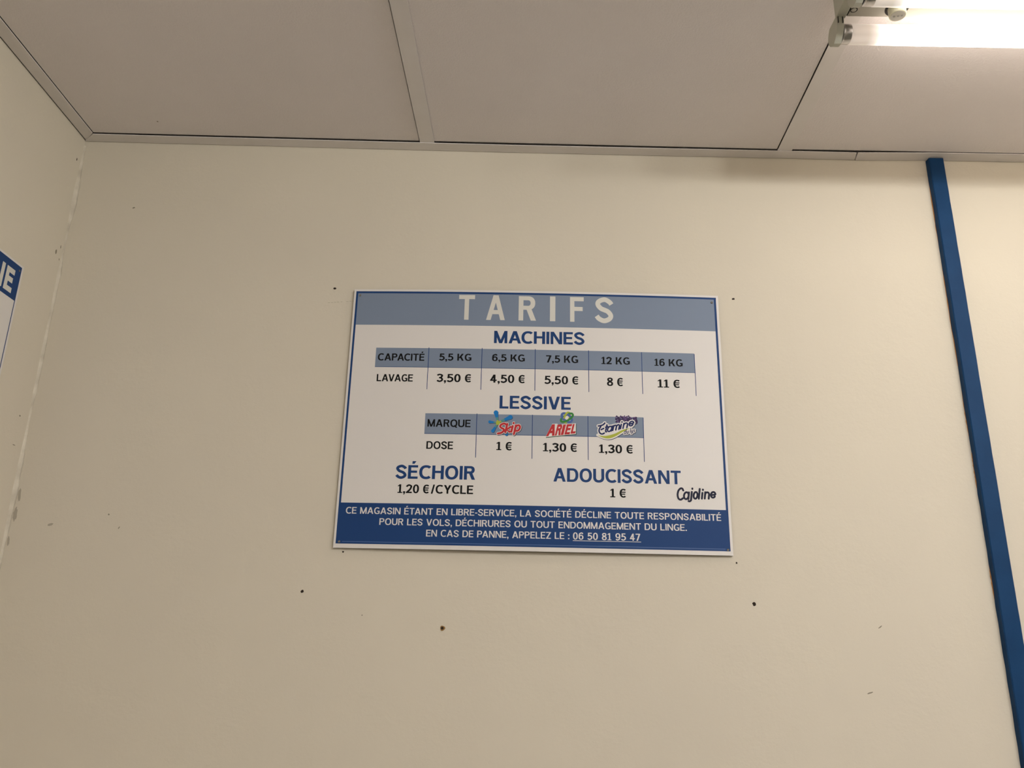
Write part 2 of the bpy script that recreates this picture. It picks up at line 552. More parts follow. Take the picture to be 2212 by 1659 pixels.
def glyph(ch, t):
    """Polygons and width of one sans letter with cap height 1; t is the stem."""
    h = t * 0.83                    # thinner horizontals
    d = t * 1.06                    # horizontal measure of a slanted stem
    o = 0.014
    P = []
    if ch == ' ':
        return [], 0.30
    if ch in 'ÉÈ':
        P, w = glyph('E', t)
        return P + [[(w * .38, 1.10), (w * .38 + t * .75, 1.10), (w * .80, 1.30), (w * .80 - t * 1.25, 1.30)]], w
    if ch == 'A':
        w = .60 + 1.35 * t
        c = w / 2
        P = [slant(0, 0, c - d * .56, 1, d), slant(w - d, 0, c - d * .44, 1, d), rect(c - .25, .235, c + .25, .235 + h)]
    elif ch == 'B':
        w = .50 + t
        P = [rect(0, 0, t, 1), rect(t, 0, w - .30, h), rect(t, 1 - h, w - .32, 1), rect(t, .53 - h / 2, w - .30, .53 + h / 2)]
        P += arc(w - .30, .265 + h / 4, .30, .265 + h / 4, -90, 90, t, h) + arc(w - .32, .765 - h / 4, .285, .235 + h / 4, -90, 90, t, h)
    elif ch in 'CG':
        w = (.60 if ch == 'G' else .58) + t * .95
        rx = w * (.545 if ch == 'G' else .60)
        P = arc(rx, .5, rx, .5 + o, 48 if ch == 'C' else 46, 312 if ch == 'C' else 300, t, h * 1.06, 26)
        if ch == 'G':
            P += [rect(w - t * .95, .05, w, .50), rect(w * .56, .50 - h, w, .50)]
            P += arc(rx, .5, rx, .5 + o, 296, 318, t, h * 1.06, 4)
    elif ch == 'D':
        w = .60 + t
        P = [rect(0, 0, t, 1), rect(t, 0, w - .42, h), rect(t, 1 - h, w - .42, 1)] + arc(w - .42, .5, .42, .5, -90, 90, t, h, 22)
    elif ch in 'EF':
        w = (.455 if ch == 'E' else .43) + t
        P = [rect(0, 0, t, 1), rect(t, 1 - h, w, 1), rect(t, .52 - h / 2, w * .92, .52 + h / 2)]
        if ch == 'E':
            P.append(rect(t, 0, w, h))
    elif ch == 'H':
        w = .58 + t
        P = [rect(0, 0, t, 1), rect(w - t, 0, w, 1), rect(t, .53 - h / 2, w - t, .53 + h / 2)]
    elif ch == 'I':
        w = t
        P = [rect(0, 0, t, 1)]
    elif ch == 'K':
        w = .58 + t
        P = [rect(0, 0, t, 1), slant(t * .7, .36, w - d * 1.30, 1, d * 1.12), slant(w - d * 1.12, 0, t * 1.35, .60, d * 1.05)]
    elif ch == 'L':
        w = .42 + t
        P = [rect(0, 0, t, 1), rect(t, 0, w, h)]
    elif ch == 'M':
        w = .72 + t
        P = [rect(0, 0, t * .94, 1), rect(w - t * .94, 0, w, 1), slant(w / 2 - t * .5, .0, 0, 1, t), slant(w / 2 - t * .5, .0, w - t, 1, t)]
    elif ch == 'N':
        w = .60 + t
        P = [rect(0, 0, t * .94, 1), rect(w - t * .94, 0, w, 1), slant(w - t * 1.1, 0, 0, 1, t * 1.1)]
    elif ch in 'OQ':
        w = .68 + t * .95
        P = arc(w / 2, .5, w / 2, .5 + o, 0, 360, t, h * 1.06, 36)
        if ch == 'Q':
            P.append(slant(w - d * .95, -.10, w * .50, .25, d))
    elif ch == 'P':
        w = .50 + t
        P = [rect(0, 0, t, 1), rect(t, 1 - h, w - .30, 1), rect(t, .42, w - .30, .42 + h)] + arc(w - .30, .71, .30, .29, -90, 90, t, h)
    elif ch == 'R':
        w = .54 + t
        P = [rect(0, 0, t, 1), rect(t, 1 - h, w - .32, 1), rect(t, .44, w - .32, .44 + h)] + arc(w - .335, .72, .30, .28, -90, 90, t, h)
        P.append(slant(w - d * 1.02, 0, w - .36 - d * .25, .47, d * 1.05))
    elif ch == 'S':
        w = .55 + t * .85
        P = S_shape(w, t * .95)
    elif ch == 'T':
        w = .52 + t
        P = [rect(w / 2 - t / 2, 0, w / 2 + t / 2, 1), rect(0, 1 - h, w, 1)]
    elif ch == 'U':
        w = .58 + t
        P = [rect(0, .36, t, 1), rect(w - t, .36, w, 1)] + arc(w / 2, .36, w / 2, .36 + o, 180, 360, t, h * 1.08, 20)
    elif ch == 'V':
        w = .56 + 1.3 * t
        c = w / 2
        P = [slant(c - d * .56, 0, 0, 1, d), slant(c - d * .44, 0, w - d, 1, d)]
    elif ch == 'X':
        w = .58 + t
        P = [slant(0, 0, w - d * 1.1, 1, d * 1.1), slant(w - d * 1.1, 0, 0, 1, d * 1.1)]
    elif ch == 'Y':
        w = .54 + 1.2 * t
        c = w / 2
        P = [rect(c - t / 2, 0, c + t / 2, .46), slant(c - t * .56, .42, 0, 1, d * 1.06), slant(c - t * .46, .42, w - d * 1.06, 1, d * 1.06)]
    elif ch == 'Z':
        w = .50 + t
        P = [rect(0, 0, w, h), rect(0, 1 - h, w, 1), slant(0, h * .5, w - d * 1.1, 1 - h * .5, d * 1.1)]
    elif ch == '0':
        w = .44 + t
        P = arc(w / 2, .5, w / 2, .5 + o, 0, 360, t, h, 30)
    elif ch == '1':
        w = .44 + t * .3
        c = w / 2 + .01
        P = [rect(c - t / 2, 0, c + t / 2, 1), rect(0, 0, w, h * .72), slant(.0, .76, c - t * .15, .90, t * .2)]
        P[-1] = [(.01, .74), (.06, .74 + h * .2), (c - t / 2, .80), (c + t * .1, 1), (c - t * .30, 1), (.01, .84)]
    elif ch == '2':
        w = .43 + t
        e = t / 2
        P = ribbon(spline([(e * .6, .72), (e + .02, .83), (w * .46, 1 + o - e * .92), (w - e - .01, .82), (w - e - .02, .66), (w * .62, .40), (e * 1.3, h * .75)], 6), t * .97)
        P.append(rect(0, 0, w - .01, h))
    elif ch == '3':
        w = .43 + t
        e = t / 2
        P = ribbon(spline([(e * .7, .80), (w * .22, .93 - e * .5), (w * .48, 1 + o - e * .92), (w - e - .02, .84), (w - e - .03, .70), (w * .62, .545), (w * .36, .53)], 6), t * .95)
        P += ribbon(spline([(w * .36, .53), (w * .62, .515), (w - e - .005, .38), (w - e - .005, .21), (w * .54, -o + e * .92), (w * .24, .05 + e * .6), (e * .5, .20)], 6), t * .97)
    elif ch == '4':
        w = .46 + t
        P = [rect(w - .13 - t, 0, w - .13, 1), rect(0, .22, w, .22 + h), slant(0, .22 + h * .5, w - .13 - t * 1.05, 1, t * 1.02)]
    elif ch == '5':
        w = .43 + t
        e = t / 2
        P = [rect(.07, 1 - h, w - .05, 1), [(.045, .46), (.045 + t * .92, .50), (.08 + t * .9, 1), (.07, 1)]]
        P += ribbon(spline([(.05 + e * .4, .50), (w * .30, .60), (w * .52, .645 - e * .5), (w - e - .005, .46), (w - e - .005, .22), (w * .52, -o + e * .92), (w * .22, .05 + e * .6), (e * .6, .20)], 6), t * .96)
    elif ch in '69':
        w = .45 + t
        e = t / 2
        P = arc(w / 2, .33, w / 2, .33 + o, 0, 360, t, h, 26)
        P += ribbon(spline([(w - e * 1.1, .80), (w * .72, .95 - e * .3), (w * .54, 1 + o - e * .92), (e + .055, .82), (e, .55), (e, .33)], 7), t * .97)
        if ch == '9':
            P = [[(w - x, 1 - y) for x, y in q] for q in P]
    elif ch == '7':
        w = .42 + t
        P = [rect(0, 1 - h, w, 1), slant(.10, 0, w - d * 1.04, 1 - h * .5, d * 1.04)]
    elif ch == '8':
        w = .45 + t
        P = arc(w / 2, .275, w / 2, .275 + o, 0, 360, t, h, 26) + arc(w / 2, .765, w / 2 - .03, .235 + o, 0, 360, t * .95, h, 26)
    elif ch == '€':
        w = .50 + t
        rx = w * .56
        P = arc(w - rx * .95, .5, rx * .95, .5 + o, 50, 310, t * .95, h, 24) + [rect(-.03, .55, w * .78, .55 + h * .78), rect(-.03, .45 - h * .78, w * .72, .45)]
    elif ch == '.':
        w = t * 1.1
        P = [rect(0, 0, w, t * 1.05)]
    elif ch == ',':
        w = t * 1.1
        P = [[(0, 0), (t * .42, 0), (t * .05, -.17), (t * .55, -.17), (w, .0), (w, t * 1.05), (0, t * 1.05)]]
        P = [rect(0, 0, w, t * 1.05), [(t * .48, 0), (w, 0), (t * .62, -.18), (t * .12, -.18)]]
    elif ch == ':':
        w = t * 1.1
        P = [rect(0, 0, w, t * 1.05), rect(0, .52, w, .52 + t * 1.05)]
    elif ch == '-':
        w = .30
        P = [rect(0, .33, w, .33 + h)]
    elif ch == '/':
        w = .34 + t * .3
        P = [slant(0, -.03, w - t * .9, 1.03, t * .9)]
    else:
        raise ValueError(ch)
    return P, w


def line_polys(text, t, gap):
    x, out = 0.0, []
    prev = ' '
    for ch in text:
        P, w = glyph(ch, t)
        k = -0.07 if (prev + ch) in ('AV', 'VA', 'TA', 'LY', 'AC', 'PA', 'OY') else 0.0
        if prev == 'L' and ch in 'ÉE':
            k = 0
        x += k
        out += [[(px + x, py) for px, py in q] for q in P]
        x += w + gap
        prev = ch
    return out, x - gap


class Print:
    """Flat print laid on the bowed face of a sign: millimetres from the sign's centre."""
    def __init__(self, at):
        self.bm = bmesh.new()
        self.at = at                    # (x mm, y mm, lift mm) -> local point
        self.n, self.last = 0, None

    def poly(self, pts, lift, mi=0):
        a = sum(p[0] * q[1] - q[0] * p[1] for p, q in zip(pts, pts[1:] + pts[:1]))
        if abs(a) < 1e-9:
            return
        if a < 0:
            pts = pts[::-1]
        self.n = self.n + 1 if lift == self.last else 0      # overlapping strokes lie a hair above one another
        self.last = lift
        vs = [self.bm.verts.new(self.at(x, y, lift * 0.5 + 0.00015 * (self.n % 50))) for x, y in pts]
        self.bm.faces.new(vs).material_index = mi

    def polys(self, lst, lift, mi=0, fn=lambda p: p):
        for q in lst:
            self.poly([fn(p) for p in q], lift, mi)

    def bar(self, x0, y0, x1, y1, lift, mi=0, n=None):
        n = n or max(1, int(abs(x1 - x0) / 12))
        for i in range(n):
            a, b = x0 + (x1 - x0) * i / n, x0 + (x1 - x0) * (i + 1) / n
            self.poly(rect(a, y0, b, y1), lift, mi)

    def text(self, s, x0, x1, yb, h, t, gap, lift, mi=0, yb2=None):
        P, w = line_polys(s, t, gap)
        k = (x1 - x0) / w
        yb2 = yb if yb2 is None else yb2
        self.polys(P, lift, mi, lambda p: (x0 + p[0] * k, yb + (yb2 - yb) * p[0] / w + p[1] * h))

    def link(self, name, mats, parent):
        return link(name, self.bm, mats, parent, recalc=False)


# ------------------------------------------------------------------ price sign
SW, SH, ST = 589.0, 415.0, 3.0          # mm
BOW = 6.0                               # the middle stands off the wall more than the screwed corners


def sign_at(x, y, lift):
    u = x / 294.5
    d = 2.0 + ST + BOW * (1 - u * u) * (0.85 + 0.15 * y / 207.0) + lift
    return (x / 1000.0, -d / 1000.0, y / 1000.0)


sign = thing('price_sign', (0.0269, 0.0, 2.0032), 'large white laundry price sign with grey-blue header and blue footer, centre of the cream wall', 'sign')
sign.rotation_euler = (0, math.radians(-0.09), 0)
bm = bmesh.new()
nx = 40
grid = {}
for i in range(nx + 1):
    x = -SW / 2 + SW * i / nx
    for j, y in enumerate((-SH / 2, SH / 2)):
        grid[i, j, 0] = bm.verts.new(sign_at(x, y, 0))
        grid[i, j, 1] = bm.verts.new(sign_at(x, y, -ST))
        grid[i, j, 2] = bm.verts.new(sign_at(x, y, -0.12))
for i in range(nx):
    bm.faces.new((grid[i, 0, 0], grid[i + 1, 0, 0], grid[i + 1, 1, 0], grid[i, 1, 0]))
    bm.faces.new((grid[i, 0, 1], grid[i, 1, 1], grid[i + 1, 1, 1], grid[i + 1, 0, 1])).material_index = 1
    for j in (0, 1):
        bm.faces.new((grid[i, j, 0], grid[i + 1, j, 0], grid[i + 1, j, 2], grid[i, j, 2]))
        bm.faces.new((grid[i, j, 2], grid[i + 1, j, 2], grid[i + 1, j, 1], grid[i, j, 1])).material_index = 1
for i in (0, nx):
    bm.faces.new((grid[i, 0, 0], grid[i, 1, 0], grid[i, 1, 2], grid[i, 0, 2]))
    bm.faces.new((grid[i, 0, 2], grid[i, 1, 2], grid[i, 1, 1], grid[i, 0, 1])).material_index = 1
link('panel', bm, [M_WHITE, M_CORE], sign)

p = Print(sign_at)              # blue frame line
p.bar(-291.2, 200.6, 291.0, 204.0, 0.10)
p.bar(-291.2, -146.0, -288.0, 200.6, 0.10, n=1)
p.bar(287.4, -146.0, 290.8, 200.6, 0.10, n=1)
p.link('border', M_PBLUE, sign)
p = Print(sign_at); p.bar(-288.0, 145.7, 287.4, 200.6, 0.08)
p.link('header_band', M_BAND, sign)
p = Print(sign_at); p.bar(-291.2, -201.2, 290.8, -140.4, 0.12)
p.bar(-281.9, -198.5, 283.5, -197.8, 0.16, 1)
p.link('footer_band', [M_PBLUE, M_SCRATCH], sign)

for ch, x0, x1, yb, h in (('T', -123.8, -98.2, 155.9, 42.8), ('A', -79.4, -49.4, 156.0, 43.0), ('R', -27.6, 0.2, 156.0, 42.0), ('I', 22.6, 31.2, 155.7, 42.8),
                          ('F', 54.8, 76.8, 155.5, 42.8), ('S', 95.4, 124.0, 155.2, 42.8)):       # TARIFS, widely spaced
    p = Print(sign_at)
    p.text(ch, x0, x1, yb, h, 0.20, 0, 0.2)
    p.link('title_letter', M_TITLE, sign)['label'] = 'pale title letter ' + ch

HEADS = [('MACHINES', -65.7, 77.7, 116.7, 20.9), ('LESSIVE', -54.4, 55.7, 9.3, 20.8), ('SÉCHOIR', -208.4, -88.5, -102.9, 20.9), ('ADOUCISSANT', 29.5, 221.9, -103.2, 20.8)]
for s, x0, x1, yb, h in HEADS:
    p = Print(sign_at); p.text(s, x0, x1, yb, h, 0.205, 0.09, 0.2)
    p.link('heading_lettering', M_PBLUE, sign)['label'] = 'blue heading ' + s

TABLE1 = [('CAPACITÉ', -248.4, -174.7, 85.4, 11.8), ('5,5 KG', -151.2, -100.5, 86.4, 11.6), ('6,5 KG', -67.9, -16.4, 86.6, 11.6), ('7,5 KG', 17.0, 67.4, 85.9, 12.0),
          ('12 KG', 104.0, 148.8, 85.2, 12.0), ('16 KG', 187.5, 232.1, 84.5, 11.8), ('LAVAGE', -247.9, -191.0, 50.9, 11.8), ('3,50 €', -153.6, -97.8, 51.0, 13.1),
          ('4,50 €', -70.1, -13.9, 51.0, 13.2), ('5,50 €', 14.8, 69.7, 50.6, 13.2), ('8 €', 112.3, 139.2, 49.5, 13.4), ('11 €', 191.6, 228.4, 49.0, 13.2)]
p = Print(sign_at)
p.bar(-252.1, 74.9, 251.2, 106.8, 0.08, 0)
p.bar(-252.1, 74.4, 251.2, 75.1, 0.14, 1)
for x, y0, y1 in ((-168.2, 38.6, 108.0), (-84.1, 39.1, 108.2), (-0.1, 39.0, 108.0), (83.9, 38.7, 107.5), (167.7, 37.6, 106.6), (251.2, 36.7, 105.8)):
    p.poly(rect(x - .5, y0, x + .5, y1), 0.16, 1)
p.link('price_table', [M_BAND, M_PBLUE], sign)
for s, x0, x1, yb, h in TABLE1:
    p = Print(sign_at)
    p.text(s, x0, x1, yb, h, 0.195, 0.085, 0.22)
    p.link('table_lettering', M_BLACK, sign)['label'] = 'black upper table entry ' + s

p = Print(sign_at)
p.bar(-168.5, -32.3, 167.3, -0.1, 0.08, 0)
p.bar(-168.5, -32.8, 167.3, -32.0, 0.14, 1)
for x, y0, y1 in ((-88.8, -68.7, 0.6), (-3.2, -69.0, 0.2), (82.2, -69.2, -0.1), (167.3, -70.0, -0.5)):
    p.poly(rect(x - .5, y0, x + .5, y1), 0.16, 1)
p.link('price_table', [M_BAND, M_PBLUE], sign)
for s, x0, x1, yb, h in [('MARQUE', -164.4, -98.1, -21.4, 11.9), ('DOSE', -164.4, -123.7, -56.4, 12.0), ('1 €', -57.6, -32.1, -56.6, 13.0),
                         ('1,30 €', 13.4, 67.2, -57.0, 13.1), ('1,30 €', 98.6, 152.2, -57.6, 13.1)]:
    p = Print(sign_at)
    p.text(s, x0, x1, yb, h, 0.195, 0.085, 0.22)
    p.link('table_lettering', M_BLACK, sign)['label'] = 'black lower table entry ' + s
for s, x0, x1, yb, h in [('1,20 €/CYCLE', -204.2, -90.6, -124.7, 13.1), ('1 €', 114.6, 140.2, -125.2, 13.0)]:
    p = Print(sign_at); p.text(s, x0, x1, yb, h, 0.195, 0.085, 0.22)
    p.link('price_lettering', M_BLACK, sign)['label'] = 'black price ' + s

for s, x0, x1, yb, h, und in [('CE MAGASIN ÉTANT EN LIBRE-SERVICE, LA SOCIÉTÉ DÉCLINE TOUTE RESPONSABILITÉ', -279.6, 279.4, -156.8, 9.8, 0),
                              ('POUR LES VOLS, DÉCHIRURES OU TOUT ENDOMMAGEMENT DU LINGE.', -228.3, 227.5, -172.8, 9.8, 0),
                              ('EN CAS DE PANNE, APPELEZ LE :', -158.0, 53.5, -188.7, 9.9, 0), ('06 50 81 95 47', 58.8, 158.0, -188.9, 10.3, 1)]:
    p = Print(sign_at); p.text(s, x0, x1, yb, h, 0.165, 0.105, 0.3)
    if und:
        p.bar(58.5, -191.0, 159.1, -190.2, 0.3)
    p.link('notice_lettering', M_LTEXT, sign)

for x, y in ((-284.6, 197.0), (283.9, 195.3), (-286.1, -198.3), (287.0, -199.3)):
    bm = bmesh.new()
    c = Vector(sign_at(x, y, 0))
    rings = []
    for r, d in ((1.9, 0.0), (1.85, 0.5), (1.2, 0.95), (0.5, 0.6)):
        rings.append([bm.verts.new((c.x + r / 1000 * math.cos(a), c.y - d / 1000, c.z + r / 1000 * math.sin(a))) for a in [2 * math.pi * k / 12 for k in range(12)]])
    for a, b in zip(rings, rings[1:]):
        for k in range(12):
            bm.faces.new((a[k], a[(k + 1) % 12], b[(k + 1) % 12], b[k]))
    bm.faces.new(rings[-1])
    link('screw', bm, M_SCREW, sign)

# ---- printed emblems of the second table, each one a part with its word and mark
LIFT = 0.25


def emblem(name, label):
    o = bpy.data.objects.new(name, None)
    o.empty_display_size = 0.02
    COL.objects.link(o)
    o.parent = sign
    o['label'] = label
    return o


def lower(ch):
    """Centre lines of round lower-case letters (x-height .62, ascender 1) and their width."""
    A = lambda cx, cy, rx, ry, a0, a1, n=14: [(cx + rx * math.cos(math.radians(a0 + (a1 - a0) * k / n)), cy + ry * math.sin(math.radians(a0 + (a1 - a0) * k / n))) for k in range(n + 1)]
    if ch == 'a':
        return [A(.20, .30, .19, .29, 20, 360, 20), [(.39, .58), (.39, .02)]], .42
    if ch == 'j':
        return [[(.14, .58), (.14, -.10)] + A(.0, -.10, .14, .14, -20, -120, 6), [(.16, .84), (.16, .88)]], .22
    if ch == 'o':
        return [A(.21, .30, .20, .29, 0, 360, 22)], .42
    if ch == 'l':
        return [[(.05, .94), (.05, .02)]], .10
    if ch == 'i':
        return [[(.05, .58), (.05, .02)], [(.07, .86), (.07, .90)]], .10
    if ch == 'n':
        return [[(.04, .58), (.04, .02)], [(.04, .34)] + A(.21, .38, .165, .20, 165, 0, 10) + [(.375, .02)]], .40
    if ch == 'm':
        return [[(.04, .58), (.04, .02)], [(.04, .34)] + A(.17, .40, .13, .18, 165, 0, 8) + [(.30, .02)], [(.30, .36)] + A(.43, .40, .13, .18, 165, 0, 8) + [(.56, .02)]], .58
    if ch == 'e':
        return [[(.04, .31), (.36, .36)] + A(.20, .34, .18, .245, 8, 325, 20)], .40
    if ch == 'd':
        return [A(.20, .30, .19, .29, 20, 360, 20), [(.40, .96), (.38, .02)]], .44
    if ch == 'u':
        return [[(.04, .58), (.04, .22)] + A(.19, .20, .15, .19, 180, 350, 9), [(.35, .58), (.36, .02)]], .38
    if ch == 'y':
        return [[(.04, .58), (.05, .25)] + A(.19, .22, .14, .18, 180, 350, 8), [(.35, .58), (.33, -.10), (.22, -.26), (.06, -.24)]], .38
    if ch == 's':
        return [spline([(.29, .52), (.18, .59), (.06, .50), (.10, .36), (.24, .26), (.28, .12), (.14, .02), (.01, .09)], 5)], .30
    if ch == 't':
        return [[(.12, .88), (.10, .20), (.16, .05), (.26, .05)], [(.0, .62), (.28, .66)]], .28
    if ch == 'k':
        return [[(.04, .96), (.04, .02)], [(.34, .58), (.08, .27), (.36, .02)]], .38
    if ch == 'p':
        return [[(.05, .60), (.05, -.26)], A(.22, .31, .18, .28, 0, 360, 20)], .42
    raise ValueError(ch)


def affine(x0, y0, ex, ey):
    return lambda p: (x0 + p[0] * ex[0] + p[1] * ey[0], y0 + p[0] * ex[1] + p[1] * ey[1])


def place_strokes(pr, strokes, fn, w, lift, mi):
    for s in strokes:
        pr.polys(round_stroke([fn(q) for q in s], w), lift, mi)


# splash mark and red word
e1 = emblem('detergent_emblem', 'red word Skip over a blue and green five-drop splash')
p = Print(sign_at)
C0 = (-56.0, -13.6)
for (tx, ty), w_end, tail in (((-59.6, 2.6), 7.2, 1.8), ((-37.2, -4.4), 7.0, 2.2), ((-68.6, -12.3), 4.7, 1.6), ((-63.6, -26.6), 5.4, 1.8), ((-42.6, -31.4), 5.2, 2.0)):
    pts = spline([C0, ((C0[0] * .62 + tx * .38), (C0[1] * .62 + ty * .38)), (tx, ty)], 8)
    n = len(pts)
    ws = [tail + (w_end - tail) * ((i / (n - 1)) ** 1.8) for i in range(n)]
    q = ribbon(pts, ws)
    sh = [[(x + .5, y - .6) for x, y in k] for k in q]
    p.polys(sh + [[(x + .5, y - .6) for x, y in disc(tx, ty, w_end / 2, 18)]], LIFT, 3)
    for i, k in enumerate(q):
        p.poly(k, LIFT + .05, 2 if i < n * .30 else (1 if i < n * .55 else 0))
    p.poly(disc(tx, ty, w_end / 2, 18), LIFT + .06, 0)
p.poly(disc(C0[0], C0[1], 3.2, 16), LIFT + .08, 2)
p.link('splash', [M_SKY, M_TEAL, M_YGREEN, M_SHADE], e1)
p = Print(sign_at)
word = []
S_big = [spline([(.50, .90), (.36, .99), (.14, .92), (.08, .74), (.20, .58), (.40, .44), (.46, .26), (.32, .07), (.04, .02)], 6)]
for strokes, ox, oy, sx, sy in ((S_big, -56.6, -31.0, 19.0, 17.0), (lower('k')[0], -45.4, -28.6, 21.0, 15.0), (lower('i')[0], -36.2, -27.6, 18.0, 17.0), (lower('p')[0], -31.4, -27.0, 20.0, 17.5)):
    word.append((strokes, affine(ox, oy, (sx, sx * .12), (sy * .20, sy * .92))))
for dx, dy, w, lift, mi in ((.7, -.7, 5.4, .34, 2), (0, 0, 4.9, .42, 1), (0, 0, 3.3, .50, 0)):
    for strokes, fn in word:
        place_strokes(p, strokes, lambda q, fn=fn: (fn(q)[0] + dx, fn(q)[1] + dy), w, lift, mi)
p.link('wordmark', [M_RED, M_LTEXT, M_SHADE], e1)

# knotted rings and slanted red capitals
e2 = emblem('detergent_emblem', 'slanted red word ARIEL under interlaced blue and green rings')
p = Print(sign_at)


def ring(cx, cy, a, b, ang, w, a0=0, a1=360, n=40):
    ca, sa = math.cos(math.radians(ang)), math.sin(math.radians(ang))
    pts = []
    for k in range(n + 1):
        t = math.radians(a0 + (a1 - a0) * k / n)
        x, y = a * math.cos(t), b * math.sin(t)
        pts.append((cx + x * ca - y * sa, cy + x * sa + y * ca))
    return ribbon(pts, w)


p.poly(disc(49.5, -4.2, 6.6, 22), LIFT + .02, 4)
p.polys(ring(49.9, -3.2, 8.6, 3.9, 72, 3.0), LIFT + .05, 2)
p.polys(ring(49.8, -3.4, 10.6, 4.3, 33, 3.3), LIFT + .08, 1)
p.polys(ring(49.6, -3.4, 9.0, 5.0, -38, 3.8), LIFT + .11, 0)
p.polys(ring(49.8, -3.4, 10.6, 4.3, 33, 3.3, 190, 318, 18), LIFT + .14, 1)
p.polys(ring(49.9, -3.2, 8.6, 3.9, 72, 3.0, 30, 110, 14), LIFT + .13, 2)
p.link('knot', [mat('print_ring_blue', (0.03, 0.09, 0.32), 0.45), M_GREEN, M_YGREEN, M_DKGREEN, M_LTEXT], e2)
p = Print(sign_at)
outer = [(15.3, -35.6), (27.0, -14.2), (41.0, -14.0), (64.2, -11.6), (65.0, -29.9), (30.0, -34.6)]
plate = [(16.6, -35.0), (27.2, -13.6), (34.8, -13.2), (36.2, -14.6), (41.5, -14.2), (63.6, -12.0), (63.5, -29.0)]
p.poly([(x + .9, y - 1.0) for x, y in plate], .36, 2)
p.poly(plate, .40, 1)
for ch, x0, x1, yb, h, t in (('A', 17.6, 30.9, -33.6, 18.6, .26), ('R', 31.2, 39.8, -32.2, 17.4, .26), ('I', 40.2, 44.4, -31.2, 16.6, .26), ('E', 45.9, 54.0, -30.4, 16.4, .27), ('L', 55.2, 62.4, -28.8, 15.4, .28)):
    P_, w_ = glyph(ch, t)
    k = (x1 - x0) / w_
    p.polys(P_, .44, 0, lambda q: (x0 + q[0] * k + q[1] * h * (.26 if ch == 'A' else .24), yb + q[0] * k * .10 + q[1] * h))
p.link('wordmark', [M_RED, M_LTEXT, M_DKGREEN], e2)

# script word with swoosh and lavender sprigs
e3 = emblem('detergent_emblem', 'navy script words Étamine du lys with a green swoosh and lavender')
p = Print(sign_at)
rl = random.Random(11)
for k in range(120):
    x = 124.5 + 32.0 * rl.random()
    top = 0.3 + 1.0 * math.sin(x * 1.1) if x < 148 else -1.6
    y = -9.0 + (top + 9.0) * rl.random() + (x - 124) * .02
    r = rl.uniform(1.0, 1.9)
    p.poly([(x + r * math.cos(a) * rl.uniform(.7, 1.2), y + r * math.sin(a) * rl.uniform(.7, 1.2)) for a in [2 * math.pi * j / 7 for j in range(7)]], LIFT + .0005 * k, 0 if rl.random() < .62 else 1)
for x0_, y0_ in ((155.2, -6.5),):
    p.polys(ring(x0_, y0_, 2.6, 4.6, 10, 1.7), LIFT + .07, 0)
p.link('lavender', [M_PURPLE, M_LILAC], e3)
p = Print(sign_at)
EX, EY = (1.0, .212), (.22, 1.0)
E_cap = [spline([(108.0, -10.6), (105.6, -13.2), (102.0, -14.8), (98.0, -15.6)], 5),
         spline([(101.8, -16.4), (99.6, -20.2), (99.2, -24.2), (101.2, -27.4), (104.2, -28.0), (107.0, -26.6)], 6), [(102.3, -21.2), (106.2, -19.2)]]
strokes = [E_cap]
script = [(E_cap, lambda q: q)]
for ch, ox, oy, sx, sy in (('t', 107.4, -25.8, 11.0, 13.6), ('a', 111.0, -24.7, 17.0, 14.0), ('m', 119.2, -22.6, 18.0, 14.0), ('i', 131.2, -19.4, 12.0, 12.4), ('n', 135.0, -18.8, 18.0, 14.0), ('e', 144.0, -16.2, 19.0, 14.4)):
    script.append((lower(ch)[0], affine(ox, oy, (sx, sx * .212), (sy * .22, sy))))
small = []
for ch, ox, oy, sx, sy in (('d', 136.9, -27.6, 7.2, 8.2), ('u', 141.0, -26.9, 7.0, 7.2), ('l', 146.2, -25.4, 6.0, 8.2), ('y', 147.8, -25.0, 7.0, 7.2), ('s', 151.4, -24.2, 7.2, 6.6)):
    small.append((lower(ch)[0], affine(ox, oy, (sx, sx * .2), (sy * .18, sy))))
sw_top = spline([(97.3, -30.3), (108.8, -31.0), (123.2, -27.0), (135.4, -20.7), (147.5, -17.7)], 7)
sw_bot = spline([(97.3, -30.3), (104.9, -33.7), (113.5, -34.9), (123.1, -31.8), (135.3, -24.1), (147.5, -17.7)], 6)


def between(a, b, n=30):
    def at(c, t):
        i = min(int(t * (len(c) - 1)), len(c) - 2)
        f = t * (len(c) - 1) - i
        return (c[i][0] * (1 - f) + c[i + 1][0] * f, c[i][1] * (1 - f) + c[i + 1][1] * f)
    return [[at(b, k / n), at(b, (k + 1) / n), at(a, (k + 1) / n), at(a, k / n)] for k in range(n)]


p.poly([(99.0, -30.4), (108.8, -31.2), (123.2, -27.4), (135.4, -21.0), (150.5, -16.8), (152.5, -10.0), (134.0, -12.5), (101.0, -17.5)], .42, 1)
for dx, dy, grow, lift, mi in ((.6, -.7, .3, .36, 2), (0, 0, 0, .40, 1)):
    for st_, fn in script:
        place_strokes(p, st_, lambda q, fn=fn: (fn(q)[0] + dx, fn(q)[1] + dy), 5.6 + grow, lift, mi)
    for st_, fn in small:
        place_strokes(p, st_, lambda q, fn=fn: (fn(q)[0] + dx, fn(q)[1] + dy), 3.4 + grow, lift, mi)
    p.polys([[(x + dx, y + dy) for x, y in q] for q in ribbon(sw_bot, 3.6 + grow)], lift, mi)
    p.polys([[(x + dx, y + dy) for x, y in q] for q in between([(x, y + 4) for x, y in sw_top], sw_bot)], lift, mi)
    p.poly([(x + dx, y + dy) for x, y in disc(97.0, -29.9, 2.4)], lift, mi)
for st_, fn in script:
    place_strokes(p, st_, fn, 2.3, .48, 0)
for st_, fn in small:
    place_strokes(p, st_, fn, .95, .48, 0)
p.polys(between(sw_top, sw_bot), .45, 3)
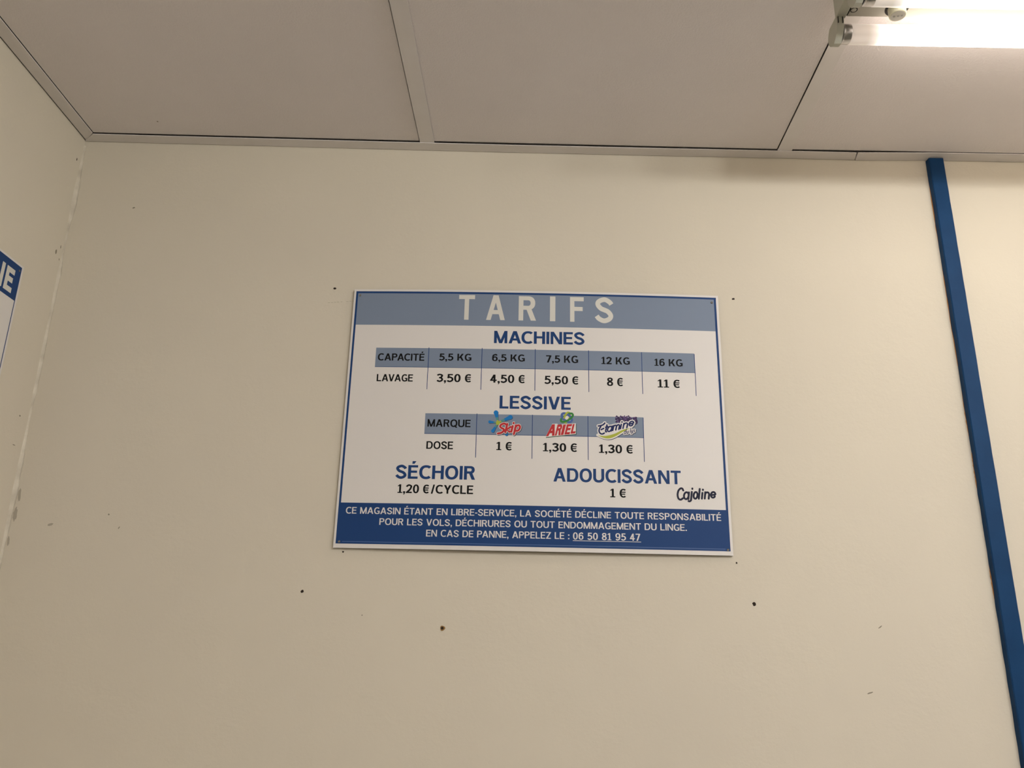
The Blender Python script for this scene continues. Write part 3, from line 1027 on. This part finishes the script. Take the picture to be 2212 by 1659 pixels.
p.link('wordmark', [M_NAVY, M_LTEXT, M_SHADE, M_YGREEN], e3)

# softener word, dark rounded letters (the printed animal above it is left out)
p = Print(sign_at)
C_cap = [spline([(224.6, -112.4), (223.2, -109.6), (220.4, -109.6), (217.2, -113.2), (215.8, -119.4), (217.0, -124.8), (220.2, -126.4), (223.6, -124.2)], 6)]
soft = [(C_cap, lambda q: q)]
for ch, ox, oy, sx, sy in (('a', 224.4, -125.6, 18.6, 18.0), ('j', 233.6, -124.4, 17.0, 17.4), ('o', 239.0, -124.6, 14.6, 17.4), ('l', 246.6, -124.6, 17.0, 16.0), ('i', 251.2, -124.4, 17.0, 15.6), ('n', 255.6, -124.2, 18.0, 17.0), ('e', 264.9, -123.8, 18.4, 17.4)):
    soft.append((lower(ch)[0], affine(ox, oy, (sx, 0), (sy * .14, sy))))
for w, lift, mi in ((4.8, .26, 1), (2.95, .40, 0)):
    for st_, fn in soft:
        place_strokes(p, st_, fn, w, lift, mi)
p.link('softener_wordmark', [M_INK, M_LTEXT], sign)['label'] = 'dark rounded word Cajoline'

# ------------------------------------------------------------------ sign on the left wall
lsign = thing('wall_sign', (XL, -0.0965, 2.1950), 'white sign with blue header ending in IE, on the left wall at the photo edge', 'sign')


def lsign_at(x, y, lift):        # x runs away from the corner: right edge of the sign is x = 0
    return ((4.0 + lift) / 1000.0, x / 1000.0, y / 1000.0)


bm = bmesh.new()
box(bm, 0.0010, 0.0040, -0.594, 0.0, -0.420, 0.0, 0.0003)
link('panel', bm, M_WHITE, lsign)
p = Print(lsign_at)
p.bar(-590.0, -58.0, -4.4, -3.6, 0.1, n=1)
p.poly(rect(-6.2, -416, -4.4, -58), 0.1)
p.poly(rect(-590, -416, -588.2, -58), 0.1)
p.poly(rect(-588.2, -416, -6.2, -414.2), 0.1)
p.link('header_band', M_PBLUE, lsign)['label'] = 'blue header band and thin blue frame line'
p = Print(lsign_at)
p.text('E', -38.6, -18.4, -51.2, 36.6, 0.27, 0, 0.2)
p.text('I', -50.6, -43.2, -51.2, 36.8, 0.2, 0, 0.2)
p.link('header_lettering', M_TITLE, lsign)['label'] = 'pale letters IE'
bm = bmesh.new(); lathe_x(bm, [(0.0038, 0.0018), (0.0046, 0.0016), (0.0048, 0.0008)], -0.0095, -0.0105, 12)
link('screw', bm, M_SCREW, lsign)

# ------------------------------------------------------------------ twin fluorescent batten lamp
lamp = thing('fluorescent_lamp', (0.0, 0.0, 0.0), 'twin-tube fluorescent lamp, lit, fixed under the ceiling at the top right', 'lamp')
Y1, Y2, ZT = -0.3505, -0.4185, 2.4330
X0, X1 = 0.4170, 1.6300         # ends of the sheet-metal body
YC = (Y1 + Y2) / 2
bm = bmesh.new()
ZB = 2.4470
ZTOP = 2.4752
prism(bm, [(YC - .0190, ZTOP), (YC - .0190, ZB + .002), (YC - .0170, ZB), (YC + .0170, ZB), (YC + .0190, ZB + .002), (YC + .0190, ZTOP)], 'x', X0, X1)
body = link('housing', bm, M_LAMPW, lamp)
bm = bmesh.new()
xs, ys = 0.4745, YC + .0015
lathe_z(bm, [(0.0148, ZB - .00015), (0.0148, ZB + .0004)], xs, ys, 30)
link('starter_hole', bm, M_DARK, body)
bm = bmesh.new()
lathe_z(bm, [(0.0045, ZB - .0003), (0.0045, ZB + .0004)], 0.4212, YC + .0058, 20, 0)
lathe_z(bm, [(0.0022, ZB - .0012), (0.0034, ZB - .0004), (0.0034, ZB)], 0.4209, YC + .0056, 18, 1)
link('screw', bm, [M_DARK, M_LAMPW], body)
# starter
bm = bmesh.new()
zs = 2.4350
lathe_z(bm, [(0.0098, zs), (0.0106, zs + .0008), (0.0107, zs + .0030), (0.0108, ZB + .001)], xs - .0006, ys, 32)
starter = link('starter', bm, M_STARTER, lamp)
bm = bmesh.new()
lathe_z(bm, [(0.0089, zs - .00025), (0.0091, zs + .0003)], xs - .0006, ys, 28, 0)
for dx, dy in ((-.0040, .0012), (0.0006, 0.0), (.0048, -.0008)):
    lathe_z(bm, [(0.0013, zs - .0007), (0.0014, zs)], xs - .0006 + dx, ys + dy, 10, 1)
link('starter_disc', bm, [mat('starter_disc_plastic', (0.55, 0.52, 0.46), 0.5), M_STARTERP], starter)
# end brackets and lamp holders
for xe, sgn in ((X0, -1), (X1, 1)):
    bm = bmesh.new()
    a, b = xe + sgn * .0022, xe + sgn * .0150
    box(bm, min(a, b), max(a, b), YC - .0200, YC + .0200, ZB - .0015, ZTOP, 0.0010)
    c, d = xe - sgn * .001, xe + sgn * .0024
    box(bm, min(c, d), max(c, d), YC - .0165, YC + .0165, ZB + .001, ZTOP - .001, 0, 1)
    link('end_bracket', bm, [M_HOLDER, M_DARK], lamp)
    for yt in (Y1, Y2):
        s = 1 if yt > YC else -1
        bm = bmesh.new()
        r = 0.0158
        pts = spline([(YC + s * .0168, 2.4476), (YC + s * .0172, 2.4390), (YC + s * .0198, 2.4295), (YC + s * .0255, 2.4220), (yt - s * .001, ZT - r)], 5)
        for k in range(1, 9):
            an = -math.pi / 2 + math.pi * .72 * k / 8
            pts.append((yt + s * r * math.cos(an), ZT + r * math.sin(an)))
        pts.append((yt + s * .008, 2.4476))
        a, b = xe - sgn * .0055, xe - sgn * .0055 + sgn * .0095
        if sgn < 0:
            a, b = 0.4028, 0.4118
        else:
            a, b = X1 + .0052, X1 + .0142
        prism(bm, pts, 'x', a, b)
        hold = link('lamp_holder', bm, M_HOLDER, lamp)
        bm = bmesh.new()         # moulded slots at the root of the holder and the dark seat of the tube
        lathe_x(bm, [((b if sgn < 0 else a - .0006), .0135), ((b + .0006 if sgn < 0 else a), .0135)], yt, ZT, 26)
        for xx in (a + .0012, b - .0020):
            y0, y1 = sorted((YC + s * .0158, YC + s * .0185))
            box(bm, xx, xx + .0008, y0, y1, 2.4365, 2.4455)
        link('slot', bm, M_DARK, hold)
# tubes
for yt, tint, dx in ((Y1, (1.0, 0.89, 0.79), 0.0), (Y2, (1.0, 0.965, 0.87), 0.004)):
    mt = tube_material('tube_glass', tint, 0.452 + dx)
    bm = bmesh.new()
    xg0, xg1 = 0.4235 + dx, X1 - .0035 - dx
    prof = [(xg0, .0122)] + [(xg0 + .0012, .0130)]
    k = 0
    x = xg0 + .005
    while x < xg0 + .11:
        prof.append((x, .0130)); x += .006
    prof += [(1.0, .0130), (xg1 - .0012, .0130), (xg1, .0122)]
    lathe_x(bm, prof, yt, ZT, 40)
    glass = link('tube', bm, mt, lamp, smooth=True)
    for q, (xa, xb) in enumerate(((0.4126 + dx * .5, xg0 + .0006), (xg1 - .0006, X1 + .0046))):
        bm = bmesh.new()
        if q == 0:
            lathe_x(bm, [(xa, .0112), (xa + .0006, .0122), (xa + .0022, .0124), (xa + .0026, .0120), (xa + .0032, .0126), (xb - .0004, .0128), (xb, .0126)], yt, ZT, 40)
        else:
            lathe_x(bm, [(xa, .0126), (xa + .0004, .0128), (xb - .0026, .0126), (xb - .0006, .0122), (xb, .0112)], yt, ZT, 40)
        link('metal_cap', bm, M_CAP, glass, smooth=True)
